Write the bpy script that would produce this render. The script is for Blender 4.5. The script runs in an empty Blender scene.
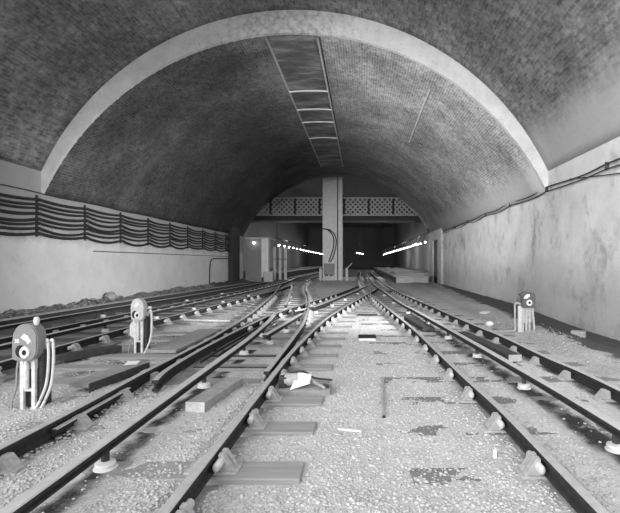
import bpy, bmesh, math, random
import numpy as np
from mathutils import Vector, Matrix, noise
random.seed(7); RNG = np.random.default_rng(7)
SC = bpy.context.scene
COL = SC.collection
PI = math.pi

# ------------------------------------------------------------------ materials
def nodes(name):
    m = bpy.data.materials.new(name); m.use_nodes = True
    nt = m.node_tree; b = nt.nodes['Principled BSDF']
    return m, nt, b
def N(nt, t, **kw):
    n = nt.nodes.new(t)
    for k, v in kw.items():
        if k in n.inputs: n.inputs[k].default_value = v
        else: setattr(n, k, v)
    return n
def g(v): return (v, v, v, 1)
def ramp(nt, fac, stops):
    r = nt.nodes.new('ShaderNodeValToRGB')
    el = r.color_ramp.elements
    while len(el) < len(stops): el.new(0.5)
    for e, (p, v) in zip(el, stops): e.position = p; e.color = g(v)
    nt.links.new(fac, r.inputs[0]); return r.outputs[0]
def mix(nt, fac, a, b, mode='MIX'):
    m = nt.nodes.new('ShaderNodeMix'); m.data_type = 'RGBA'; m.blend_type = mode
    for s, v in ((m.inputs[0], fac), (m.inputs[6], a), (m.inputs[7], b)):
        if hasattr(v, 'links'): nt.links.new(v, s)
        elif s == m.inputs[0]: s.default_value = v
        else: s.default_value = g(v)
    return m.outputs[2]
def noi(nt, vec, scale, detail=4, rough=.6):
    n = N(nt, 'ShaderNodeTexNoise', Scale=scale, Detail=detail, Roughness=rough)
    nt.links.new(vec, n.inputs['Vector']); return n.outputs['Fac']
def bump(nt, b, h, strength, dist):
    n = N(nt, 'ShaderNodeBump', Strength=strength, Distance=dist)
    nt.links.new(h, n.inputs['Height']); nt.links.new(n.outputs[0], b.inputs['Normal'])
def simple(name, lo, hi=None, scale=9, rough=.8, metal=0, bmp=.25, spec=.3):
    m, nt, b = nodes(name); hi = lo if hi is None else hi
    co = N(nt, 'ShaderNodeTexCoord').outputs['Object']
    f = noi(nt, co, scale, 6, .65)
    nt.links.new(ramp(nt, f, [(.32, lo), (.68, hi)]), b.inputs['Base Color'])
    b.inputs['Roughness'].default_value = rough; b.inputs['Metallic'].default_value = metal
    b.inputs['Specular IOR Level'].default_value = spec
    if bmp: bump(nt, b, f, bmp, .02)
    return m
M = {}
M['rail_head'] = simple('worn_steel', .40, .52, 14, .5, .15, .1, .5)
M['rail_web'] = simple('rusty_steel', .025, .05, 20, .85, 0, .2, .15)
M['conductor'] = simple('conductor_steel', .44, .56, 12, .55, .1, .1, .4)
M['chair'] = simple('dusty_iron', .30, .46, 25, .9)
M['key'] = simple('pale_key', .46, .62, 20, .9)
M['ceramic'] = simple('ceramic', .68, .8, 10, .4, 0, .05, .5)
M['white_paint'] = simple('chipped_white_paint', .5, .78, 16, .6, 0, .1)
M['whitewash'] = simple('whitewash', .66, .8, 3, .85, 0, .1)
M['paper'] = simple('paper', .8, .86, 5, .9, 0, 0)
M['grey_paint'] = simple('grey_paint', .2, .26, 30, .5, 0, .06, .4)
M['pale_grey_paint'] = simple('pale_grey_paint', .44, .58, 20, .55, 0, .06, .4)
M['black'] = simple('black_paint', .012, .02, 20, .6, 0, .05, .3)
M['dark_iron'] = simple('dark_iron', .03, .07, 25, .8)
M['cable'] = simple('cable_sheath', .02, .045, 18, .7, 0, .05, .3)
M['hose'] = simple('hose', .55, .68, 14, .7, 0, .1)
M['pipe'] = simple('galvanised_pipe', .3, .42, 14, .5, .2, .05)
M['dark_wood'] = simple('shade_strip_black', .035, .07, 12, .85)
M['board'] = simple('weathered_board', .24, .34, 12, .9)
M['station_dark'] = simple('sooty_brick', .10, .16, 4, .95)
M['iron_lattice'] = simple('lattice_paint', .42, .5, 10, .7, 0, .05)
M['platform'] = simple('platform_stone', .35, .48, 6, .85)
M['dark_face'] = simple('dark_stone', .04, .07, 6, .9)
M['hut_grey'] = simple('hut_paint', .2, .3, 3, .8)
M['hood_paint'] = simple('hood_paint', .07, .12, 20, .5, 0, .05)
M['worn_white'] = simple('worn_white_paint', .26, .5, 22, .7, 0, .1)
M['pale_stone'] = simple('pale_stone', .4, .55, 12, .9)

def emit(name, v, s):
    m, nt, b = nodes(name)
    b.inputs['Base Color'].default_value = g(.8)
    b.inputs['Emission Color'].default_value = g(v); b.inputs['Emission Strength'].default_value = s
    return m
M['lamp_globe'] = emit('lamp_globe', 1, 12)
M['bulb'] = emit('lit_bulb', 1, 60)

def wood_mat(lo, hi):
    m, nt, b = nodes('sleeper_timber')
    tc = N(nt, 'ShaderNodeTexCoord'); info = N(nt, 'ShaderNodeObjectInfo')
    mp = N(nt, 'ShaderNodeMapping'); mp.inputs['Scale'].default_value = (1.2, 14, 14)
    nt.links.new(tc.outputs['Object'], mp.inputs[0])
    add = N(nt, 'ShaderNodeVectorMath', operation='ADD')
    nt.links.new(mp.outputs[0], add.inputs[0])
    sc = N(nt, 'ShaderNodeVectorMath', operation='SCALE'); sc.inputs[0].default_value = (37, 17, 5)
    nt.links.new(info.outputs['Random'], sc.inputs['Scale']); nt.links.new(sc.outputs[0], add.inputs[1])
    f = noi(nt, add.outputs[0], 1.6, 6, .7)
    nt.links.new(ramp(nt, f, [(.3, lo), (.7, hi)]), b.inputs['Base Color'])
    b.inputs['Roughness'].default_value = .9; b.inputs['Specular IOR Level'].default_value = .2
    bump(nt, b, f, .4, .01); return m
M['sleeper'] = wood_mat(.24, .36); M['sleeper_dark'] = wood_mat(.15, .24)

def ballast_mat():
    m, nt, b = nodes('ballast')
    co = N(nt, 'ShaderNodeTexCoord').outputs['Object']
    v = N(nt, 'ShaderNodeTexVoronoi', Scale=48); nt.links.new(co, v.inputs['Vector'])
    v2 = N(nt, 'ShaderNodeTexVoronoi', Scale=120); nt.links.new(co, v2.inputs['Vector'])
    sep = N(nt, 'ShaderNodeSeparateColor'); nt.links.new(v.outputs['Color'], sep.inputs[0])
    sep2 = N(nt, 'ShaderNodeSeparateColor'); nt.links.new(v2.outputs['Color'], sep2.inputs[0])
    c = mix(nt, .5, ramp(nt, sep.outputs[0], [(0, .44), (.5, .55), (1, .68)]),
            ramp(nt, sep2.outputs[0], [(0, .42), (.5, .55), (1, .68)]))
    big = noi(nt, co, .8, 6, .7)
    c = mix(nt, 1, c, ramp(nt, big, [(.25, .78), (.6, 1.0)]), 'MULTIPLY')
    # damp black dirt in the gutter along the right-hand wall (a stain with its own ragged edge)
    xyz = N(nt, 'ShaderNodeSeparateXYZ'); nt.links.new(co, xyz.inputs[0])
    nz = noi(nt, co, 1.3, 5, .7)
    def math_(op, a, bb):
        n = N(nt, 'ShaderNodeMath', operation=op)
        for s, q in zip(n.inputs, (a, bb)):
            if hasattr(q, 'links'): nt.links.new(q, s)
            else: s.default_value = q
        return n.outputs[0]
    ex = math_('ADD', xyz.outputs[0], math_('MULTIPLY', math_('SUBTRACT', nz, .5), 1.3))
    gr = N(nt, 'ShaderNodeMapRange'); nt.links.new(ex, gr.inputs[0])      # greyer cess outside the right rail
    gr.inputs[1].default_value = 2.5; gr.inputs[2].default_value = 3.3; gr.inputs[4].default_value = .75
    c = mix(nt, gr.outputs[0], c, ramp(nt, sep.outputs[0], [(0, .18), (1, .36)]))
    at = N(nt, 'ShaderNodeAttribute', attribute_name='shade_grime')               # contact shade painted under the rails, with grime round the points
    shade_grime = math_('MULTIPLY', at.outputs['Fac'], ramp(nt, nz, [(.30, .35), (.5, 1)]))
    c = mix(nt, shade_grime, c, ramp(nt, sep2.outputs[0], [(0, .012), (1, .07)]))
    thr = math_('ADD', math_('MULTIPLY', xyz.outputs[1], .06), 3.3)
    msk = N(nt, 'ShaderNodeMapRange'); nt.links.new(math_('SUBTRACT', ex, thr), msk.inputs[0])
    msk.inputs[1].default_value = 0; msk.inputs[2].default_value = .16
    c = mix(nt, msk.outputs[0], c, ramp(nt, sep2.outputs[0], [(0, .045), (1, .11)]))
    # grime on the four-foot left of the turnout
    msk2 = N(nt, 'ShaderNodeMapRange'); nt.links.new(ex, msk2.inputs[0])
    msk2.inputs[1].default_value = -4.3; msk2.inputs[2].default_value = -4.9
    msk2.inputs[3].default_value = 0; msk2.inputs[4].default_value = .95
    c = mix(nt, msk2.outputs[0], c, ramp(nt, sep.outputs[0], [(0, .06), (1, .16)]))
    nt.links.new(c, b.inputs['Base Color'])
    b.inputs['Roughness'].default_value = .95; b.inputs['Specular IOR Level'].default_value = .15
    h = mix(nt, .4, v.outputs['Distance'], v2.outputs['Distance'])
    bump(nt, b, h, .6, .015)
    return m
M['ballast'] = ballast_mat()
def stone_mat(lo, hi):
    m, nt, b = nodes('stones')
    gm = N(nt, 'ShaderNodeNewGeometry')
    nt.links.new(ramp(nt, gm.outputs['Random Per Island'], [(0, lo), (.55, (lo + hi) / 2), (1, hi)]), b.inputs['Base Color'])
    b.inputs['Roughness'].default_value = .95; b.inputs['Specular IOR Level'].default_value = .15
    return m
M['stones'] = stone_mat(.38, .60)
M['rubble'] = stone_mat(.08, .34)

def brick_mat(name, lo, hi, mortar, paint_z=None, edge_noise=.5, paint=.5, slope=0.0, soft=.06, darken=False):
    """vault brickwork: u along the arc, v along the tunnel"""
    m, nt, b = nodes(name)
    tc = N(nt, 'ShaderNodeTexCoord'); uv = tc.outputs['UV']; co = tc.outputs['Object']
    br = N(nt, 'ShaderNodeTexBrick', Scale=1.0)
    br.inputs['Brick Width'].default_value = .24; br.inputs['Row Height'].default_value = .085
    br.inputs['Mortar Size'].default_value = .012; br.inputs['Mortar Smooth'].default_value = .3
    br.inputs['Color1'].default_value = g(lo); br.inputs['Color2'].default_value = g(hi); br.inputs['Mortar'].default_value = g(mortar)
    sw = N(nt, 'ShaderNodeMapping'); sw.inputs['Rotation'].default_value = (0, 0, PI/2)
    nt.links.new(uv, sw.inputs[0]); nt.links.new(sw.outputs[0], br.inputs['Vector'])
    c = br.outputs['Color']
    big = noi(nt, co, .55, 7, .7)
    c = mix(nt, 1, c, ramp(nt, big, [(.3, .55), (.5, .95), (.72, 1.5)]), 'MULTIPLY')
    mid = noi(nt, co, 5.5, 5, .8)
    c = mix(nt, 1, c, ramp(nt, mid, [(.36, .62), (.5, .98), (.64, 1.3)]), 'MULTIPLY')
    if paint_z is not None:
        xyz = N(nt, 'ShaderNodeSeparateXYZ'); nt.links.new(co, xyz.inputs[0])
        ed = noi(nt, co, .9, 6, .75)
        a = N(nt, 'ShaderNodeMath', operation='MULTIPLY_ADD'); nt.links.new(ed, a.inputs[0])
        a.inputs[1].default_value = edge_noise
        tilt = N(nt, 'ShaderNodeMath', operation='MULTIPLY_ADD'); nt.links.new(xyz.outputs[0], tilt.inputs[0])
        tilt.inputs[1].default_value = -slope; nt.links.new(xyz.outputs[2], tilt.inputs[2]); nt.links.new(tilt.outputs[0], a.inputs[2])
        mr = N(nt, 'ShaderNodeMapRange'); nt.links.new(a.outputs[0], mr.inputs[0])
        mr.inputs[1].default_value = paint_z + edge_noise/2 + soft; mr.inputs[2].default_value = paint_z + edge_noise/2 - soft
        c = mix(nt, mr.outputs[0], c, ramp(nt, mid, [(.3, paint*.85), (.7, paint)]))
    if darken:                           # ragged darkening: deeper on the left flank and towards the station
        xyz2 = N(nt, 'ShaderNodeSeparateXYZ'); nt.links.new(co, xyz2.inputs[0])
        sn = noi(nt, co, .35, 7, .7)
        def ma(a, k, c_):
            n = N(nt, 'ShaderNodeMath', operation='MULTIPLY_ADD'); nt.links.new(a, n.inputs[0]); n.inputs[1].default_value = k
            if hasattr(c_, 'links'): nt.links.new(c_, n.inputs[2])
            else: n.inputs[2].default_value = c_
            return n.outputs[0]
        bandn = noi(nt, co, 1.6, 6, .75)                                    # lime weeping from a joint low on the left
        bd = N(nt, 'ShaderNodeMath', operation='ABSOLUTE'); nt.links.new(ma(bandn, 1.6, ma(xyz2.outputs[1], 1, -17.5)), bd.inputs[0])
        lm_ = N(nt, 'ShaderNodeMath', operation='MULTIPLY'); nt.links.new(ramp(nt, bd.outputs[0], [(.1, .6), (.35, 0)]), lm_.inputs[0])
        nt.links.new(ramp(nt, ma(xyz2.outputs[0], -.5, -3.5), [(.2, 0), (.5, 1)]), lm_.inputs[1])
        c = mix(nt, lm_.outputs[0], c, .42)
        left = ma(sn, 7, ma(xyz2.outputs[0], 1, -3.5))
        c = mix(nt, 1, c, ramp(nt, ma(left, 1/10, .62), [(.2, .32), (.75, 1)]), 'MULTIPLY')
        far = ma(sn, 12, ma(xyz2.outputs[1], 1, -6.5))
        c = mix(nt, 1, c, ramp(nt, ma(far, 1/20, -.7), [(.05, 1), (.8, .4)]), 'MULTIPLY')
    nt.links.new(c, b.inputs['Base Color'])
    b.inputs['Roughness'].default_value = .9; b.inputs['Specular IOR Level'].default_value = .2
    bump(nt, b, br.outputs['Fac'], -.5, .015)
    return m
M['brick_front'] = brick_mat('front_vault_brick', .15, .28, .25, 4.75, 1.3, .46, .1, .4)
M['brick_inner'] = brick_mat('inner_vault_brick', .21, .31, .38, 3.75, 1.2, .45, .12, .35, darken=True)
def ring_mat():
    m, nt, b = nodes('ring_whitewash')
    co = N(nt, 'ShaderNodeTexCoord').outputs['Object']
    f = noi(nt, co, 1.6, 8, .7); c = ramp(nt, f, [(.3, .52), (.65, .70)])
    xyz = N(nt, 'ShaderNodeSeparateXYZ'); nt.links.new(co, xyz.inputs[0])
    d = N(nt, 'ShaderNodeMath', operation='ADD'); nt.links.new(xyz.outputs[0], d.inputs[0]); d.inputs[1].default_value = 2.4
    d2 = N(nt, 'ShaderNodeMath', operation='ABSOLUTE'); nt.links.new(d.outputs[0], d2.inputs[0])
    nearc = N(nt, 'ShaderNodeMapRange'); nt.links.new(d2.outputs[0], nearc.inputs[0])
    nearc.inputs[1].default_value = .6; nearc.inputs[2].default_value = 3.0; nearc.inputs[3].default_value = .08; nearc.inputs[4].default_value = -.06
    s_ = N(nt, 'ShaderNodeMath', operation='ADD'); nt.links.new(noi(nt, co, 5, 6, .75), s_.inputs[0]); nt.links.new(nearc.outputs[0], s_.inputs[1])
    c = mix(nt, ramp(nt, s_.outputs[0], [(.5, 0), (.75, .8)]), c, .16)
    nt.links.new(c, b.inputs['Base Color']); b.inputs['Roughness'].default_value = .9; bump(nt, b, f, .2, .01); return m
M['ring'] = ring_mat()
def strip_mat():
    m, nt, b = nodes('crown_strip')
    co = N(nt, 'ShaderNodeTexCoord').outputs['Object']
    mp = N(nt, 'ShaderNodeMapping'); mp.inputs['Scale'].default_value = (.5, 1.4, 1); nt.links.new(co, mp.inputs[0])
    f = noi(nt, mp.outputs[0], 1.1, 6, .7)
    nt.links.new(ramp(nt, f, [(.36, .03), (.5, .08), (.64, .2)]), b.inputs['Base Color']); b.inputs['Roughness'].default_value = .9; bump(nt, b, f, .4, .04); return m
M['brick_strip'] = strip_mat()

def wall_mat(name, lo, hi, stain, seed, thr=.58, band=None):
    m, nt, b = nodes(name)
    co = N(nt, 'ShaderNodeTexCoord').outputs['Object']
    mp = N(nt, 'ShaderNodeMapping'); mp.inputs['Location'].default_value = (seed, seed*2.1, 0); nt.links.new(co, mp.inputs[0]); co = mp.outputs[0]
    f = noi(nt, co, 1.1, 8, .7)
    c = ramp(nt, f, [(.3, lo), (.65, hi)])
    st = N(nt, 'ShaderNodeMapping'); st.inputs['Scale'].default_value = (1, 1.1, .8); nt.links.new(co, st.inputs[0])
    s = noi(nt, st.outputs[0], 1.2, 7, .72)
    c = mix(nt, ramp(nt, s, [(thr, 0), (thr + .16, .75)]), c, stain)
    sp = noi(nt, co, 6.5, 5, .7)
    c = mix(nt, ramp(nt, sp, [(.66, 0), (.76, .6)]), c, stain)
    xyz = N(nt, 'ShaderNodeSeparateXYZ'); nt.links.new(co, xyz.inputs[0])
    ed = N(nt, 'ShaderNodeMath', operation='MULTIPLY_ADD'); nt.links.new(noi(nt, co, 1.4, 7, .75), ed.inputs[0])
    ed.inputs[1].default_value = 1.2; nt.links.new(xyz.outputs[2], ed.inputs[2])
    mr = N(nt, 'ShaderNodeMapRange'); nt.links.new(ed.outputs[0], mr.inputs[0])
    mr.inputs[1].default_value, mr.inputs[2].default_value, mr.inputs[4].default_value, col = band
    c = mix(nt, mr.outputs[0], c, col)
    nt.links.new(c, b.inputs['Base Color'])
    b.inputs['Roughness'].default_value = .9; b.inputs['Specular IOR Level'].default_value = .2
    bump(nt, b, f, .35, .03)
    return m
M['wall_left'] = wall_mat('left_plaster', .56, .68, .34, 3, .6, (2.6, 3.1, .75, .24))  # upper band mixes shade behind the cables and dirt into the plaster colour
M['wall_right'] = wall_mat('right_plaster', .48, .64, .2, 11, .52, (2.4, 1.3, .5, .24))

# ------------------------------------------------------------------ mesh helpers
def new_obj(name, me, mats, parent=None):
    o = bpy.data.objects.new(name, me); COL.objects.link(o)
    for m in (mats if isinstance(mats, (list, tuple)) else [mats]): me.materials.append(m)
    if parent is not None: o.parent = parent
    return o
def bm_obj(name, bm, mats, parent=None, smooth=False):
    bmesh.ops.recalc_face_normals(bm, faces=bm.faces)
    me = bpy.data.meshes.new(name); bm.to_mesh(me); bm.free()
    if smooth:
        for p in me.polygons: p.use_smooth = True
        try: me.set_sharp_from_angle(angle=math.radians(40))
        except Exception: pass
    return new_obj(name, me, mats, parent)
def tag(o, label, cat, group=None, kind=None):
    if label: o['label'] = label
    if cat: o['category'] = cat
    if group: o['group'] = group
    if kind: o['kind'] = kind
    return o
def struct(o, label, cat):
    return tag(o, label, cat, kind='structure')
def empty(name, loc, label, cat, group=None, rz=0):
    o = bpy.data.objects.new(name, None); COL.objects.link(o)
    o.location = loc; o.rotation_euler.z = rz; o.empty_display_size = .2
    return tag(o, label, cat, group)
def box(bm, x0, x1, y0, y1, z0, z1, bev=0, mat=0):
    vs = [bm.verts.new(p) for p in ((x0,y0,z0),(x1,y0,z0),(x1,y1,z0),(x0,y1,z0),(x0,y0,z1),(x1,y0,z1),(x1,y1,z1),(x0,y1,z1))]
    fs = [bm.faces.new([vs[i] for i in q]) for q in ((0,3,2,1),(4,5,6,7),(0,1,5,4),(1,2,6,5),(2,3,7,6),(3,0,4,7))]
    for f in fs: f.material_index = mat
    if bev:
        es = list({e for f in fs for e in f.edges})
        bmesh.ops.bevel(bm, geom=es, offset=bev, segments=1, affect='EDGES', profile=.5)
    return bm
def prism(bm, pts, axis, a, b):
    """extrude closed 2-D outline; axis 'y': pts=(x,z); 'x': pts=(y,z); 'z': pts=(x,y)"""
    def P(p, t): return {'y': (p[0], t, p[1]), 'x': (t, p[0], p[1]), 'z': (p[0], p[1], t)}[axis]
    A = [bm.verts.new(P(p, a)) for p in pts]; B = [bm.verts.new(P(p, b)) for p in pts]
    n = len(pts); bm.faces.new(A); bm.faces.new(B[::-1])
    for i in range(n): bm.faces.new((A[i], B[i], B[(i+1) % n], A[(i+1) % n]))
    return bm
def lathe(bm, prof, cx, cy, seg=16, axis='z', cz=0):
    rings = []
    for r, h in prof:
        ring = []
        for k in range(seg):
            a = 2*PI*k/seg; c, s = r*math.cos(a), r*math.sin(a)
            p = (cx+c, cy+s, cz+h) if axis == 'z' else ((cx+c, cy+h, cz+s) if axis == 'y' else (cx+h, cy+c, cz+s))
            ring.append(bm.verts.new(p))
        rings.append(ring)
    for A, B in zip(rings, rings[1:]):
        for k in range(seg): bm.faces.new((A[k], A[(k+1) % seg], B[(k+1) % seg], B[k]))
    bm.faces.new(rings[0]); bm.faces.new(rings[-1][::-1]); return bm
def crom(pts, n=8):
    P = [Vector(p) for p in pts]; out = []
    for i in range(len(P)-1):
        p0, p1, p2, p3 = P[max(i-1,0)], P[i], P[i+1], P[min(i+2, len(P)-1)]
        for k in range(n):
            t = k/n
            out.append(.5*((2*p1)+(p2-p0)*t+(2*p0-5*p1+4*p2-p3)*t*t+(3*p1-p0-3*p2+p3)*t**3))
    out.append(P[-1]); return out
def tube(bm, pts, r, seg=8):
    pts = [Vector(p) for p in pts]; rings = []
    for i, p in enumerate(pts):
        d = (pts[min(i+1, len(pts)-1)]-pts[max(i-1, 0)]).normalized()
        up = Vector((0,0,1)) if abs(d.z) < .9 else Vector((0,1,0))
        u = d.cross(up).normalized(); v = u.cross(d)
        rings.append([bm.verts.new(p+u*r*math.cos(2*PI*k/seg)+v*r*math.sin(2*PI*k/seg)) for k in range(seg)])
    for A, B in zip(rings, rings[1:]):
        for k in range(seg): bm.faces.new((A[k], A[(k+1) % seg], B[(k+1) % seg], B[k]))
    bm.faces.new(rings[0]); bm.faces.new(rings[-1][::-1]); return bm

# ------------------------------------------------------------------ the tunnel
XL, XR = -9.4, 5.45
XC, HW = (XL+XR)/2, (XR-XL)/2
YF, YR, YE = 4.5, 12.6, 34.0         # start of front vault, white ring, end of tunnel
RISE = 4.73
RAD = (HW*HW+RISE*RISE)/(2*RISE)
def arc(spring, dx, extra=0):
    return spring+math.sqrt(max(RAD*RAD-(dx)**2, 0))-(RAD-RISE)
ZO, ZI = 4.16, 3.5
A0 = math.asin(HW/RAD)
def arcpt(spring, t, off=0):          # t in -1..1 along the arc
    a = A0*t; r = RAD+off
    return (XC+r*math.sin(a), spring-(RAD-RISE)+r*math.cos(a))
def vault(name, spring, y0, y1, mat, t0=-1, t1=1, nseg=72, off=0, thick=.5, ny=24):
    bm = bmesh.new(); uvl = bm.loops.layers.uv.new('UVMap'); inner = []
    for j in range(ny+1):
        y = y0+(y1-y0)*j/ny; row = []
        for i in range(nseg+1):
            t = t0+(t1-t0)*i/nseg; x, z = arcpt(spring, t, off)
            row.append(bm.verts.new((x, y, z)))
        inner.append(row)
    for j in range(ny):
        for i in range(nseg):
            f = bm.faces.new((inner[j][i], inner[j+1][i], inner[j+1][i+1], inner[j][i+1]))
            for l, (jj, ii) in zip(f.loops, ((j,i),(j+1,i),(j+1,i+1),(j,i+1))):
                l[uvl].uv = (RAD*A0*(t0+(t1-t0)*ii/nseg), y0+(y1-y0)*jj/ny)
    o = bm_obj(name, bm, mat, smooth=True)
    if thick:
        s = o.modifiers.new('thickness', 'SOLIDIFY'); s.thickness = thick; s.offset = 1
        # make it grow outwards (normals may face in or out after recalculation)
        n = o.data.polygons[len(o.data.polygons)//2].normal
        s.offset = 1 if n.z > 0 else -1
    return o
struct(vault('ceiling', ZO, YF, YR, M['brick_front']), 'wide dark brick vault in front of the white arch ring', 'ceiling')
struct(vault('ceiling', ZI, YR+.12, YE, M['brick_inner']), 'lower brick vault running from the white arch ring to the station', 'ceiling')
# white ring
bm = bmesh.new(); n = 96
rows = []
for i in range(n+1):
    t = -1+2*i/n
    xi, zi = arcpt(ZI, t); xo, zo = arcpt(ZO+.05, t)
    rows.append([bm.verts.new(p) for p in ((xi, YR, zi), (xo, YR, zo), (xo, YR+.14, zo), (xi, YR+.14, zi))])
for A, B in zip(rows, rows[1:]):
    for k in range(4): bm.faces.new((A[k], A[(k+1) % 4], B[(k+1) % 4], B[k]))
bm.faces.new(rows[0]); bm.faces.new(rows[-1][::-1])
struct(bm_obj('trim_1', bm, M['ring']), 'whitewashed ring facing the camera where the vault steps down', 'arch ring')
# dark strip along the crown of the inner vault, with cross bars
sx0, sx1 = -2.84, -1.32
ta, tb = math.asin((sx0-XC)/RAD)/A0, math.asin((sx1-XC)/RAD)/A0
struct(vault('trim_2', ZI, YR+.16, 30, M['brick_strip'], ta, tb, 10, -.05, .045, 20), 'dark recessed strip along the crown of the inner vault', 'vault strip')
for k, (y, w) in enumerate(((16.7, .03), (18.7, .035), (20.4, .035), (23.0, .03))):
    bm = bmesh.new()
    pts = [arcpt(ZI, ta+(tb-ta)*i/6, -.10) for i in range(7)]
    top = [arcpt(ZI, ta+(tb-ta)*i/6, -.045) for i in range(7)]
    prism(bm, pts+top[::-1], 'y', y, y+w)
    tag(bm_obj('ceiling_bar', bm, M['iron_lattice']), 'pale iron bar across the dark crown strip, %s from the white ring' % ('first','second','third','fourth')[k], 'bar', 'bars across the crown strip')
for k, t in enumerate((ta, tb)):
    bm = bmesh.new()
    (x, z), (x2, z2) = arcpt(ZI, t-.0035, -.055), arcpt(ZI, t+.0035, -.055)
    (x3, z3), (x4, z4) = arcpt(ZI, t+.0035, .01), arcpt(ZI, t-.0035, .01)
    prism(bm, [(x, z), (x2, z2), (x3, z3), (x4, z4)], 'y', YR+.16, 30)
    struct(bm_obj('trim_%d' % (3+k), bm, M['board']), 'thin edge moulding on the %s side of the dark crown strip' % ('left', 'right')[k], 'moulding')
# side walls
for side, x0, x1, mat in (('left', XL-.6, XL, 'wall_left'), ('right', XR, XR+.6, 'wall_right')):
    bm = bmesh.new()
    box(bm, x0, x1, -2, YR+.02, -.6, ZO+.02); box(bm, x0, x1, YR+.02, YE, -.6, ZI+.02)
    struct(bm_obj('wall_'+side, bm, M[mat]), 'stained pale plaster wall on the %s side of the tunnel' % side, 'wall')
# floor: ballast height field
def clampf(v, a, b): return max(a, min(b, v))
def sstep(v, a, b):
    t = clampf((v-a)/(b-a), 0, 1); return t*t*(3-2*t)
def ground_z(x, y):
    n1 = noise.noise((x*1.1, y*1.1, 3.1)); n2 = noise.noise((x*4.2, y*4.2, 7.7)); n3 = noise.noise((x*13, y*13, 1.7))
    base = -.035+.038*sstep(x, -.55, -.1)
    a = base+.012*n1+.014*n2+.007*n3
    a += .040*sstep(-x, 1.16, 1.3)*sstep(x, -3.5, -3.2)*sstep(5.6-y, 0, .5)
    a += .24*sstep(-x, 8.55, 9.35)*(.75+.5*n1+.35*n2)                    # spoil heaped along the left wall
    a -= .17*sstep(x, 4.3, 4.9)*sstep(16-y, 0, 6)                        # gutter along the right wall
    a += .10*sstep(x, 3.2, 3.7)*sstep(4.4-x, 0, .5)*(.6+n1)
    return a
xs = np.linspace(XL-.1, XR+.1, 300); ys = [-14.0]
while ys[-1] < 44: ys.append(ys[-1]+(.5 if ys[-1] < 0 else max(.045, .009*ys[-1]+.02)))
verts = []; W = len(xs)
for y in ys:
    for x in xs: verts.append((x, y, ground_z(x, y)))
faces = [(j*W+i, j*W+i+1, (j+1)*W+i+1, (j+1)*W+i) for j in range(len(ys)-1) for i in range(W-1)]
me = bpy.data.meshes.new('floor'); me.from_pydata(verts, [], faces); me.update()
for p in me.polygons: p.use_smooth = True
FLOOR = me
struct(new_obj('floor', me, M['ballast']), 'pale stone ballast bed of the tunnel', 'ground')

# ------------------------------------------------------------------ rails
def interp(poly, y):
    for (x0, y0), (x1, y1) in zip(poly, poly[1:]):
        if y0 <= y <= y1: return x0+(x1-x0)*(y-y0)/(y1-y0)
    return poly[0][0] if y < poly[0][1] else poly[-1][0]
RP = {
 'A': [(1.32,.6),(1.30,2.5),(1.28,3.9),(1.22,4.92),(1.15,6.4),(1.03,8.9),(.72,13),(.25,20),(-.05,27),(-.15,34),(-.2,60)],
 'C': [(2.78,.6),(2.74,3.5),(2.71,5.2),(2.63,6.07),(2.55,7.95),(2.42,9.2),(2.1,13.5),(1.66,19.4),(1.38,26),(1.28,34),(1.23,60)],
 'D': [(-1.07,.6),(-1.07,2.4),(-1.065,4.2),(-1.06,6.3),(-1.01,7.6),(-.94,9),(-.8,10.8),(-.45,13.5),(0,16.6),(.6,20.8),(1.05,24.5)],
 'R6': [(-2.36,4.9),(-2.46,5.5),(-2.5,6.9),(-2.45,9),(-2.3,11.2),(-1.9,13.7),(-1.4,16.5),(-.75,20.5),(-.2,25.2)],
 'F': [(-2.64,.6),(-2.64,3.8),(-2.68,5.3),(-2.68,7),(-2.72,8.4),(-2.92,11.2),(-3.2,13.8),(-3.64,17.6),(-4.15,21),(-4.85,26),(-5.5,34)],
 'R2': [(-1.18,5.3),(-1.2,6.4),(-1.24,8),(-1.32,9.8),(-1.66,13.5),(-2.2,17.6),(-2.75,21),(-3.45,26),(-4.1,34),(-4.15,60)],
 'L4': [(-4.9,3),(-4.88,7),(-4.84,9),(-4.75,11),(-4.55,14),(-4.3,18),(-4.15,22),(-4.12,26)],
 'L3': [(-6.42,3),(-6.4,7),(-6.33,9),(-6.22,11),(-6.05,14),(-5.82,18),(-5.66,22),(-5.6,27),(-5.6,34),(-5.62,60)],
 'L5': [(-5.65,3),(-5.62,7),(-5.57,9),(-5.48,11),(-5.3,14),(-5.06,18),(-4.9,22),(-4.85,27)],
 'L2': [(-7.3,3),(-7.25,9),(-7.1,12),(-6.75,16),(-6.4,22),(-6.2,28)],
 'B': [(2.04,.6),(2.02,3.5),(1.87,5.9),(1.70,8.2),(1.58,9.6),(1.43,11.4),(1.2,14.2),(.95,20),(.65,27),(.55,45)],
 'E': [(-1.84,.6),(-1.85,2.3),(-1.88,4.4),(-1.90,5.8),(-1.93,7.4),(-2.03,9.2),(-2.16,10.6)],
 'R4': [(-1.72,7.6),(-1.64,8.8),(-1.58,9.8),(-1.52,10.8)],
 'R9': [(-1.42,12.3),(-1.18,13.6),(-.75,16.4),(-.2,20),(.3,24)],
 'R10': [(-2.3,12.9),(-2.72,16),(-3.4,20.7),(-4.0,24.5)],
 'G1': [(-2.585,3.6),(-2.59,3.9),(-2.6,4.4),(-2.61,4.8)],
 'G2': [(-1.9,12.0),(-1.62,12.6),(-1.25,13.9),(-1.12,14.8)],
}
PROF = [(-.034,.148),(-.026,.153),(.026,.153),(.034,.148),(.034,.118),(.010,.108),(.010,.058),(.033,.048),(.033,.022),(-.033,.022),(-.033,.048),(-.010,.058),(-.010,.108),(-.034,.118)]
CPROF = [(-.045,.205),(-.036,.212),(.036,.212),(.045,.205),(.045,.18),(.02,.172),(.02,.155),(.04,.148),(.04,.135),(-.04,.135),(-.04,.148),(-.02,.155),(-.02,.172),(-.045,.18)]
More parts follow.
